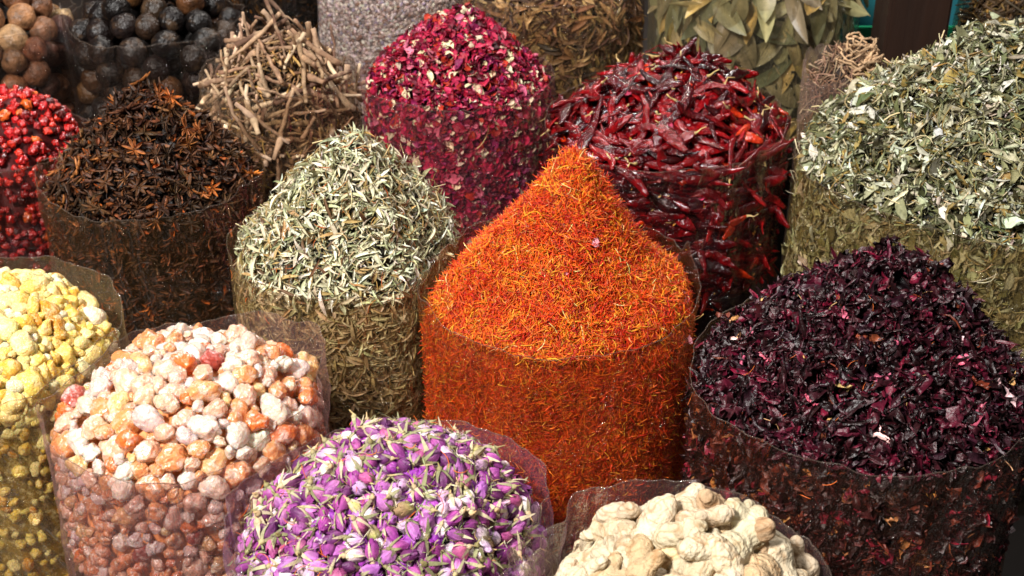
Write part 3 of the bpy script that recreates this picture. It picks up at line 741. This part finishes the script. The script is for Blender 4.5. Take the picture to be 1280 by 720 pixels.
# ------------------------------------------------------------------ star anise
def star(seed, n=8):
    r = np.random.RandomState(seed); parts = []
    for p in range(n):
        if r.rand() < .08: continue
        a = 2 * PI * p / n + .12 * r.randn(); L = .0180 * r.uniform(.75, 1.15); up = .25 * r.randn(); V, C = [], []
        op = r.uniform(.5, 1.0)
        for i in range(6):
            t = i / 5; w = .0030 * math.sin(PI * min(1, .15 + .8 * t)) ** .8 * op; h = .0042 * math.sin(PI * min(1, .2 + .72 * t)) ** .7
            x = .0015 + L * t; z0 = up * L * t * .5 + .0015 * t ** 3
            for e in (-1, -.55, 0, .55, 1):
                z = z0 - h * (1 - abs(e) ** 1.6) + .001
                V.append((x * math.cos(a) - e * w * math.sin(a), x * math.sin(a) + e * w * math.cos(a), z))
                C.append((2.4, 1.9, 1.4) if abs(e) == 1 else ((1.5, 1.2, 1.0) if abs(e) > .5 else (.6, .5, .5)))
        V.append((L * 1.08 * math.cos(a), L * 1.08 * math.sin(a), z0 + .001)); C.append((2, 1.4, 1))
        F = grid_faces(6, 5); parts.append((np.array(V), np.array(F), np.array(C)))
    parts.append(tube([(0, 0, -.001), (.001, .001, -.006), (.003, .002, -.012)], [.0012, .0009, .0011], 5))
    return merge(parts)
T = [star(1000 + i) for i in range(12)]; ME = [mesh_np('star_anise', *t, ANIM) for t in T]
seedm = mesh_np('seed', *xform(lump(3, 2, 3, .2, .8), s=.0022, loc=(.008, 0, .0)), BERM)
make_sack('anise', 'clear film sack of dark star anise in front of the black limes', .10, (.006, .006), flap=((190, .016, 14),), tint='#d8c4ac', hazec='#8c6a44')
s = SACK['anise']
P, S, nn, side = darts(s, 520, lambda: .0135 + .002 * rs.rand(), .62, zbot=.3, tries=16000, depth=(-.25, .5))
P = P + nn * .0
C, k = palette([('#4a382a', 4), ('#342820', 5), ('#5c4430', 2), ('#785030', 1.4), ('#98602f', .5)], len(P), .12)
individuals(s, 'star_anise', ME, P, frames(nn, .5), rs.uniform(.85, 1.2, len(P)), C, words_for(k, ['brown', 'dark brown', 'reddish brown', 'rust coloured', 'orange brown']), 'star anise', 'star anise', 'star anise in their sack', side, nn, 300, ANIM, None, 'star_anise_mass', 'further star anise behind the counted ones', T)
def boats(n, seed):
    out = []
    for i in range(n):
        r = np.random.RandomState(seed + i); V, C = [], []
        for q in range(6):
            t = q / 5; w = .0028 * math.sin(PI * min(1, .12 + .8 * t)) ** .8; h = .0045 * math.sin(PI * min(1, .2 + .7 * t)) ** .7
            for e in (-1, -.5, 0, .5, 1): V.append((-.0075 + .015 * t, e * w, -h * (1 - abs(e) ** 1.5) + .003 * t * t)); C.append((1.8, 1.3, 1.0) if abs(e) == 1 else (1, .85, .75))
        out.append((np.array(V), np.array(grid_faces(6, 5)), np.array(C)))
    return out + stems(2, .02, .0009, seed, .4)
stuff(s, 'star_anise_bits', boats(6, 50), 5200, [('#48301f', 4), ('#30201a', 4), ('#644028', 2), ('#96582a', .6)], ANIM, 'broken dark brown star anise arms filling the anise heap', 'star anise', tilt=.8, tilt_side=.5, thick=.018, inset=.024, core='#140a06', zbot=.28, out=.002)

# ------------------------------------------------------------------ red chillies
def chili(seed):
    r = np.random.RandomState(seed); n = 18; L = r.uniform(.100, .150); t = np.linspace(0, 1, n)
    a = r.uniform(-.9, .9); b = r.uniform(-.25, .35)
    path = np.stack([(t - .5) * L, a * L * (t - .5) ** 2 + .0025 * np.sin(t * 7 + seed), b * L * (t - .5) ** 2 + .003 * np.sin(t * 9 + seed * 2)], -1)
    W = .0092 * r.uniform(.75, 1.25); rad = W * np.minimum(1, (t / .28 + .28)) * (1 - t ** 1.7) ** .8 + .0008
    V, F, C = tube(path, rad, 12, flat=r.uniform(.30, .60))
    c = np.repeat(path, 12, 0); d = norm(V[:n * 12] - c); w = Noise(seed, 210, 12)(V[:n * 12] * np.array([.45, 1, 1])); w2 = Noise(seed + 5, 500, 10)(V[:n * 12] * np.array([.5, 1, 1]))
    V[:n * 12] += d * (.0019 * w + .0009 * w2)[:, None] * np.repeat(np.minimum(1, rad / W), 12)[:, None]
    st = tube([path[0] + (.001, 0, 0), path[0] + (-.004, .0, .001), path[0] + (-.012, .003 * r.randn(), .004), path[0] + (-.020, .005 * r.randn(), .007)], [.0030, .0018, .0009, .0010], 6)
    return (V, F, C), st
CH = [chili(1100 + i) for i in range(14)]; T = [c[0] for c in CH]; ME = [mesh_np('red_chili', *t, CHIM) for t in T]
KC = [[('stalk', mesh_np('stalk', *c[1], TWIM), (*hx('#b89a60'), 1))] if i % 5 == 0 else [] for i, c in enumerate(CH)]
make_sack('chili', 'clear film sack of glossy red chillies behind the saffron', .07, (.006, .004), lean=(.01, 5, 1), flap=((172, .006, 10),), tint='#d8c2c0', hazec='#6a4048')
s = SACK['chili']
P, S, nn, side = darts(s, 820, lambda: .0140 + .003 * rs.rand(), .52, zbot=.28, tries=18000, depth=(-.5, .7))
C, k = palette([('#68060a', 5), ('#80080d', 3.2), ('#460508', 4), ('#b82c0c', .7), ('#2e0707', 1.6)], len(P), .08)
C[side] *= .75  # pods along the wall darkened by colour, as if in shade
Sc = rs.uniform(.8, 1.15, len(P)); words = words_for(k, ['deep red', 'bright red', 'dark maroon', 'orange red', 'blackened'])
words = [('long ' if z > 1.06 else ('short ' if z < .88 else '')) + w for z, w in zip(Sc, words)]
al = np.cross(nn, [0, 0, 1]) * rs.choice([-1, 1], (len(P), 1)) + np.where(side | (np.hypot(P[:, 0] - s.x, P[:, 1] - s.y) > .8 * s.r), .15, .5)[:, None] * rs.randn(len(P), 3)
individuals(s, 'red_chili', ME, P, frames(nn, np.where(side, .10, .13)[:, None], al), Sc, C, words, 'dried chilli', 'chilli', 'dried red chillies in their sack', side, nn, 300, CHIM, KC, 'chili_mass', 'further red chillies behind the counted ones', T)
P, S, nn, side = darts(s, 380, lambda: .0155, .6, zbot=.28, tries=9000, depth=(1.2, 1.8)); C, k = palette([('#640a0e', 4), ('#7c1010', 2)], len(P))
tag(scatter('chili_underlayer', T, P, frames(nn, .3), np.full(len(P), 1.), C, CHIM), 'dark red chillies lying under the topmost ones', 'chilli', kind='stuff')
P2, n2, _ = sample(s, 500, .3); C2, _ = palette([('#e0a040', 3), ('#c42a14', 3), ('#e8c070', 1)], 500)
tag(scatter('chili_flakes', T_BIT[:3], P2 - n2 * .004, frames(n2, .6), rs.uniform(.2, .55, 500), C2, LEAFM), 'orange flakes and seeds strewn among the chillies', 'chilli flakes', kind='stuff')
add_bulk(s, .035, '#1c0406', LEAFM, None, 'chili_core', 'dark core coloured for the gaps beneath the chillies', 'chilli')

# ------------------------------------------------------------------ twigs
def twig(seed):
    r = np.random.RandomState(seed); L = r.uniform(.08, .165); p = curve_path(L, .13, r, 9, .010)
    rad = r.uniform(.0026, .0062) * (1 + .12 * r.randn(9)) * np.linspace(1.1, .75, 9); rad[r.randint(2, 7)] *= 1.3
    t = tube(p, rad, 8, rough=.07, seed=seed, ca=(1, 1, 1), cap=(1.5, 1.45, 1.3))
    if r.rand() < .5:
        i = r.randint(2, 6); d = norm(np.array([r.randn(), 1.5 * r.choice([-1, 1]), r.randn()])); t = merge([t, tube([p[i], p[i] + d * .012, p[i] + d * .022 + (.008, 0, 0)], [rad[i] * .6, rad[i] * .5, rad[i] * .4], 6, cap=(1.5, 1.4, 1.3))])
    return t
T = [twig(1200 + i) for i in range(18)]; ME = [mesh_np('dry_twig', *t, TWIM) for t in T]
make_sack('twigs', 'clear film sack of pale brown twigs between black limes and rose petals', .12, (.004, .006), tint='#dccbb4', hazec='#94806a')
s = SACK['twigs']
P, S, nn, side = darts(s, 230, lambda: .0165 + .003 * rs.rand(), .6, zbot=.32, tries=9000, depth=(-1.0, .9))
P2, S2, n2, sd2 = darts(s, 14, lambda: .03, .4, only='heap', zbot=.5, tries=2000, depth=(-.9, -.2))
C, k = palette([('#ac8c70', 4), ('#8c6c52', 4), ('#ccb292', 2.5), ('#644838', 2)], len(P), .08)
al = rs.randn(len(P), 3); al[:, 2] *= .8
M = frames(nn, .45, al)
up = (~side) & (rs.rand(len(P)) < .22)
M[up] = frames(norm(rs.randn(up.sum(), 3) * [1, 1, .15]), .1, np.tile([0, 0, 1.], (up.sum(), 1)) + .55 * rs.randn(up.sum(), 3)); P[up] += [0, 0, .012]
individuals(s, 'dry_twig', ME, P, M, rs.uniform(.8, 1.15, len(P)), C, words_for(k, ['tan', 'brown', 'pale straw coloured', 'dark brown']), 'dry twig', 'twig', 'dry twigs in their sack', side, nn, 300, TWIM, None, 'twig_mass', 'further twigs out of sight in the twig sack', T)
stuff(s, 'twig_chips', [xform(t, s=.42) for t in T[:8]] + T_BIT, 1500, [('#8c6a48', 4), ('#6a4c34', 4), ('#b08c4c', 1.4)], TWIM, 'small brown chips and rootlets filling the twig sack', 'twig chips', tilt=.6, thick=.02, inset=.03, core='#1c120a', zbot=.3)

# ------------------------------------------------------------------ bay leaves
T = [leaf(.150 * R1.uniform(.7, 1.15), .042 * R1.uniform(.75, 1.15), 12, R1.uniform(.1, .5), R1.uniform(-.6, .6), R1.uniform(-.8, .8), .025, 1300 + i, R1.uniform(.42, .55), curl=(R1.uniform(.2, .8))) for i in range(12)]
for V, F, C in T:
    m = np.arange(len(V)) % 5 == 2; C[m] *= (1.35, 1.3, 1.25)
ME = [mesh_np('bay_leaf', *t, BAYM) for t in T]
make_sack('bay', 'clear shiny film sack of large olive bay leaves behind the chillies', .13, (.02, .010), tint='#e4dcc8', hazec='#a0987c')
s = SACK['bay']
P, S, nn, side = darts(s, 420, lambda: .021 + .004 * rs.rand(), .58, zbot=.28, tries=14000, depth=(-.7, .8))
C, k = palette([('#8e8862', 4), ('#a4966a', 3.5), ('#6a6a4c', 3), ('#b89c5c', 1.6), ('#7c7054', 2.4)], len(P), .08)
al = rs.randn(len(P), 3); al[side] *= [.5, .5, 1.5]
individuals(s, 'bay_leaf', ME, P, frames(nn, np.where(side, .18, .5)[:, None], al), rs.uniform(.8, 1.1, len(P)), C, words_for(k, ['olive', 'light tan', 'dark olive', 'golden', 'brown']), 'dried bay leaf', 'bay leaf', 'bay leaves in their sack', side, nn, 300, BAYM, None, 'bay_leaf_mass', 'further bay leaves out of sight in the bay sack', T)
add_bulk(s, .03, '#1c170c', BAYM, None, 'bay_leaf_core', 'dark leaf crumbs beneath the bay leaves', 'bay leaf')

# ------------------------------------------------------------------ the small bag with the coil of rootlets
make_sack('bundle', 'small slack film bag holding a coil of pale rootlets beside the wooden post', .30, (-.02, .016), flap=((200, .02, 30),), tint='#e8dcd6', hazec='#c4a89c')
s = SACK['bundle']
RTM = piece_mat('rootlet', .7, .3, 120, .35, .5, 400)
parts = []
for i in range(34):
    r = np.random.RandomState(1400 + i); n = 16; a0 = r.rand() * 6; t = np.linspace(0, r.uniform(2.5, 5.5), n)
    rr = r.uniform(.016, .036); tl = .35 * r.randn(2)
    p = np.stack([rr * np.cos(a0 + t), rr * .8 * np.sin(a0 + t), .016 * r.randn() + tl[0] * rr * np.cos(a0 + t) + tl[1] * rr * np.sin(a0 + t)], -1) + .002 * r.randn(n, 3)
    parts.append(tube(p, np.full(n, r.uniform(.0012, .0026)), 5, ca=tuple(np.array([1, .95, .85]) * r.uniform(.7, 1.15))))
V, F, C = merge(parts); C = C * np.array(hx('#c8a888'))
link('rootlet_coil', mesh_np('rootlet_coil', V * 1.25, F, C, RTM), None, (s.x + .02, s.y - .02, .545))
tag(bpy.data.objects['rootlet_coil'], 'coil of pale pinkish tan rootlets tied in a bunch on the small bag', 'rootlets')
stuff(s, 'rootlet_litter', stems(6, .04, .0015, 63, .5), 900, [('#a88a70', 4), ('#8c6c54', 3), ('#6a4a38', 3)], RTM, 'brown rootlets filling the small slack bag', 'rootlets', tilt=.7, thick=.01, inset=.01, core='#20140e', zbot=.25)

# loose straws standing out of the heaps
stm = stems(5, .06, .0010, 91, .35)
for key, n, col in (('bigherb', 26, '#c4b498'), ('paleherb', 12, '#a58a5c'), ('petals', 8, '#c09a68'), ('saffron', 3, '#e0b070'), ('hibiscus', 10, '#c09468')):
    s = SACK[key]; P, nn, side = sample(s, n, .45, back=.05); C, _ = palette([(col, 1)], n)
    tag(scatter('loose_straws', stm, P + nn * .004, frames(nn, .5), rs.uniform(.5, 1.1, n), C, LEAFM), 'a few loose straws lying on ' + NAMES[key], 'straw', kind='stuff')

for key, tp, n, col, mt, lb in (('paleherb', T_SAF, 60, '#e06a18', SAFM, 'stray orange threads fallen on the pale herb heap'), ('rosebud', T_SAF, 60, '#e06a18', SAFM, 'stray orange threads fallen on the purple rosebuds'),
                          ('saffron', T_PET[:4], 6, '#d890a0', PETM, 'a few stray pink petals lying on the saffron heap'), ('hibiscus', T_SAF, 40, '#d86a28', SAFM, 'stray orange threads fallen on the dark hibiscus'),
                          ('ginger', T_HIB[:5], 8, '#5a1828', HIBM, 'a few stray hibiscus bits lying on the ginger'), ('chili', T_PET[:4], 16, '#b03050', PETM, 'a few stray rose petals lying on the chillies')):
    s = SACK[key]; P, nn, side = sample(s, n, .5, back=.05); C, _ = palette([(col, 1)], n)
    tag(scatter('stray_bits', tp, P + nn * .005, frames(nn, .3), rs.uniform(.5, 1.0, n), C, mt), lb, 'stray bits', kind='stuff')

# ------------------------------------------------------------------ things behind
import bmesh
def box(bm, x0, x1, y0, y1, z0, z1, bev=0):
    r = bmesh.ops.create_cube(bm, size=1)
    for v in r['verts']: v.co = Vector((x0 + (v.co.x + .5) * (x1 - x0), y0 + (v.co.y + .5) * (y1 - y0), z0 + (v.co.z + .5) * (z1 - z0)))
    if bev: bmesh.ops.bevel(bm, geom=[e for e in bm.edges if all(v in r['verts'] for v in e.verts)], offset=bev, segments=2, affect='EDGES')
def bmobj(name, bm, mat, parent=None):
    me = bpy.data.meshes.new(name); bm.to_mesh(me); bm.free(); me.materials.append(mat); return link(name, me, parent)
def simple_mat(name, col, rough=.5, col2=None, scale=8, stretch=(1, 1, 1), bump=.3):
    m, nt, out = new_mat(name); L = nt.links.new; tc = N(nt, 'ShaderNodeTexCoord'); mp = N(nt, 'ShaderNodeMapping'); mp.inputs['Scale'].default_value = stretch; L(tc.outputs['Object'], mp.inputs[0])
    n = N(nt, 'ShaderNodeTexNoise', Scale=scale, Detail=6); L(mp.outputs[0], n.inputs['Vector'])
    mx = N(nt, 'ShaderNodeMix', _data_type='RGBA'); L(n.outputs['Fac'], mx.inputs[0]); mx.inputs[6].default_value = (*hx(col), 1); mx.inputs[7].default_value = (*hx(col2 or col), 1)
    p = N(nt, 'ShaderNodeBsdfPrincipled', Roughness=rough); L(mx.outputs[2], p.inputs['Base Color'])
    b = N(nt, 'ShaderNodeBump', Strength=bump, Distance=.004); L(n.outputs['Fac'], b.inputs['Height']); L(b.outputs[0], p.inputs['Normal']); L(p.outputs[0], out.inputs['Surface']); return m
bm = bmesh.new(); box(bm, .775, .905, 2.79, 2.91, 0, 1.9, .006)
o = bmobj('wooden_post', bm, simple_mat('dark_wood', '#160b06', .5, '#2c180d', 6, (6, 6, .7), .5)); tag(o, 'dark brown square wooden post rising behind the green herb sack', 'post')
tr = bpy.data.objects.new('plastic_crate', None); COL.objects.link(tr); tr.location = (.96, 3.36, 0); tag(tr, 'teal plastic crate with a bright green rim beyond the wooden post', 'crate')
TEAL = simple_mat('teal_plastic', '#1c5560', .35, '#2c7078', 12); GRN = simple_mat('green_plastic', '#1fa070', .35, '#25b07c', 12)
bm = bmesh.new()
for a in ((-.22, .22, -.14, -.13, 0, .40), (-.22, .22, .13, .14, 0, .40), (-.22, -.21, -.13, .13, 0, .40), (.21, .22, -.13, .13, 0, .40), (-.21, .21, -.13, .13, 0, .012)): box(bm, *a)
bmobj('crate_wall', bm, TEAL, tr)
bm = bmesh.new()
for a in ((-.23, .23, -.152, -.142, .385, .415), (-.23, .23, .142, .152, .385, .415), (-.232, -.222, -.142, .142, .385, .415), (.222, .232, -.142, .142, .385, .415)): box(bm, *a, .002)
bmobj('crate_rim', bm, GRN, tr)
bm = bmesh.new(); box(bm, -.2, .1, -.146, -.1415, .20, .27, .001)
bmobj('label_band', bm, simple_mat('pale_blue_paper', '#88a8c8', .6, '#a8c0d8', 20), tr)

bm = bmesh.new(); bmesh.ops.create_grid(bm, x_segments=2, y_segments=2, size=12)
o = bmobj('floor', bm, simple_mat('dark_floor', '#1c1612', .7, '#2c241e', 5)); tag(o, kind='structure')

# ------------------------------------------------------------------ light
w = bpy.data.worlds.new('World'); sc.world = w; w.use_nodes = True
w.node_tree.nodes['Background'].inputs[0].default_value = (.9, .92, 1, 1); w.node_tree.nodes['Background'].inputs[1].default_value = .035
def area(name, loc, target, size, power, col):
    l = bpy.data.lights.new(name, 'AREA'); l.energy = power; l.size = size; l.color = col
    o = bpy.data.objects.new(name, l); COL.objects.link(o); o.location = loc
    o.rotation_euler = (Vector(target) - Vector(loc)).to_track_quat('-Z', 'Y').to_euler(); return o
area('area_lamp', (-1.75, -.65, 3.6), (.0, 1.8, .55), .60, 420, (1, .97, .93))
area('area_lamp', (.9, 1.1, 3.1), (.3, 2.0, .55), .3, 30, (1, .97, .95))
area('area_lamp', (.5, 3.9, 2.3), (.1, 2.2, .6), .22, 42, (1, .93, .86))  # back lamp added for glints on the heap tops
area('area_lamp', (-.9, 3.9, 2.3), (-.4, 2.2, .6), .22, 26, (1, .93, .86))  # second back lamp, also added for extra glints
sc.view_settings.view_transform = 'Standard'; sc.view_settings.look = 'None'; sc.view_settings.exposure = 0; sc.view_settings.gamma = 1
sc.cycles.transparent_max_bounces = 24; sc.cycles.max_bounces = 6; sc.cycles.diffuse_bounces = 2; sc.cycles.glossy_bounces = 2; sc.cycles.transmission_bounces = 6
sc.cycles.use_denoising = True
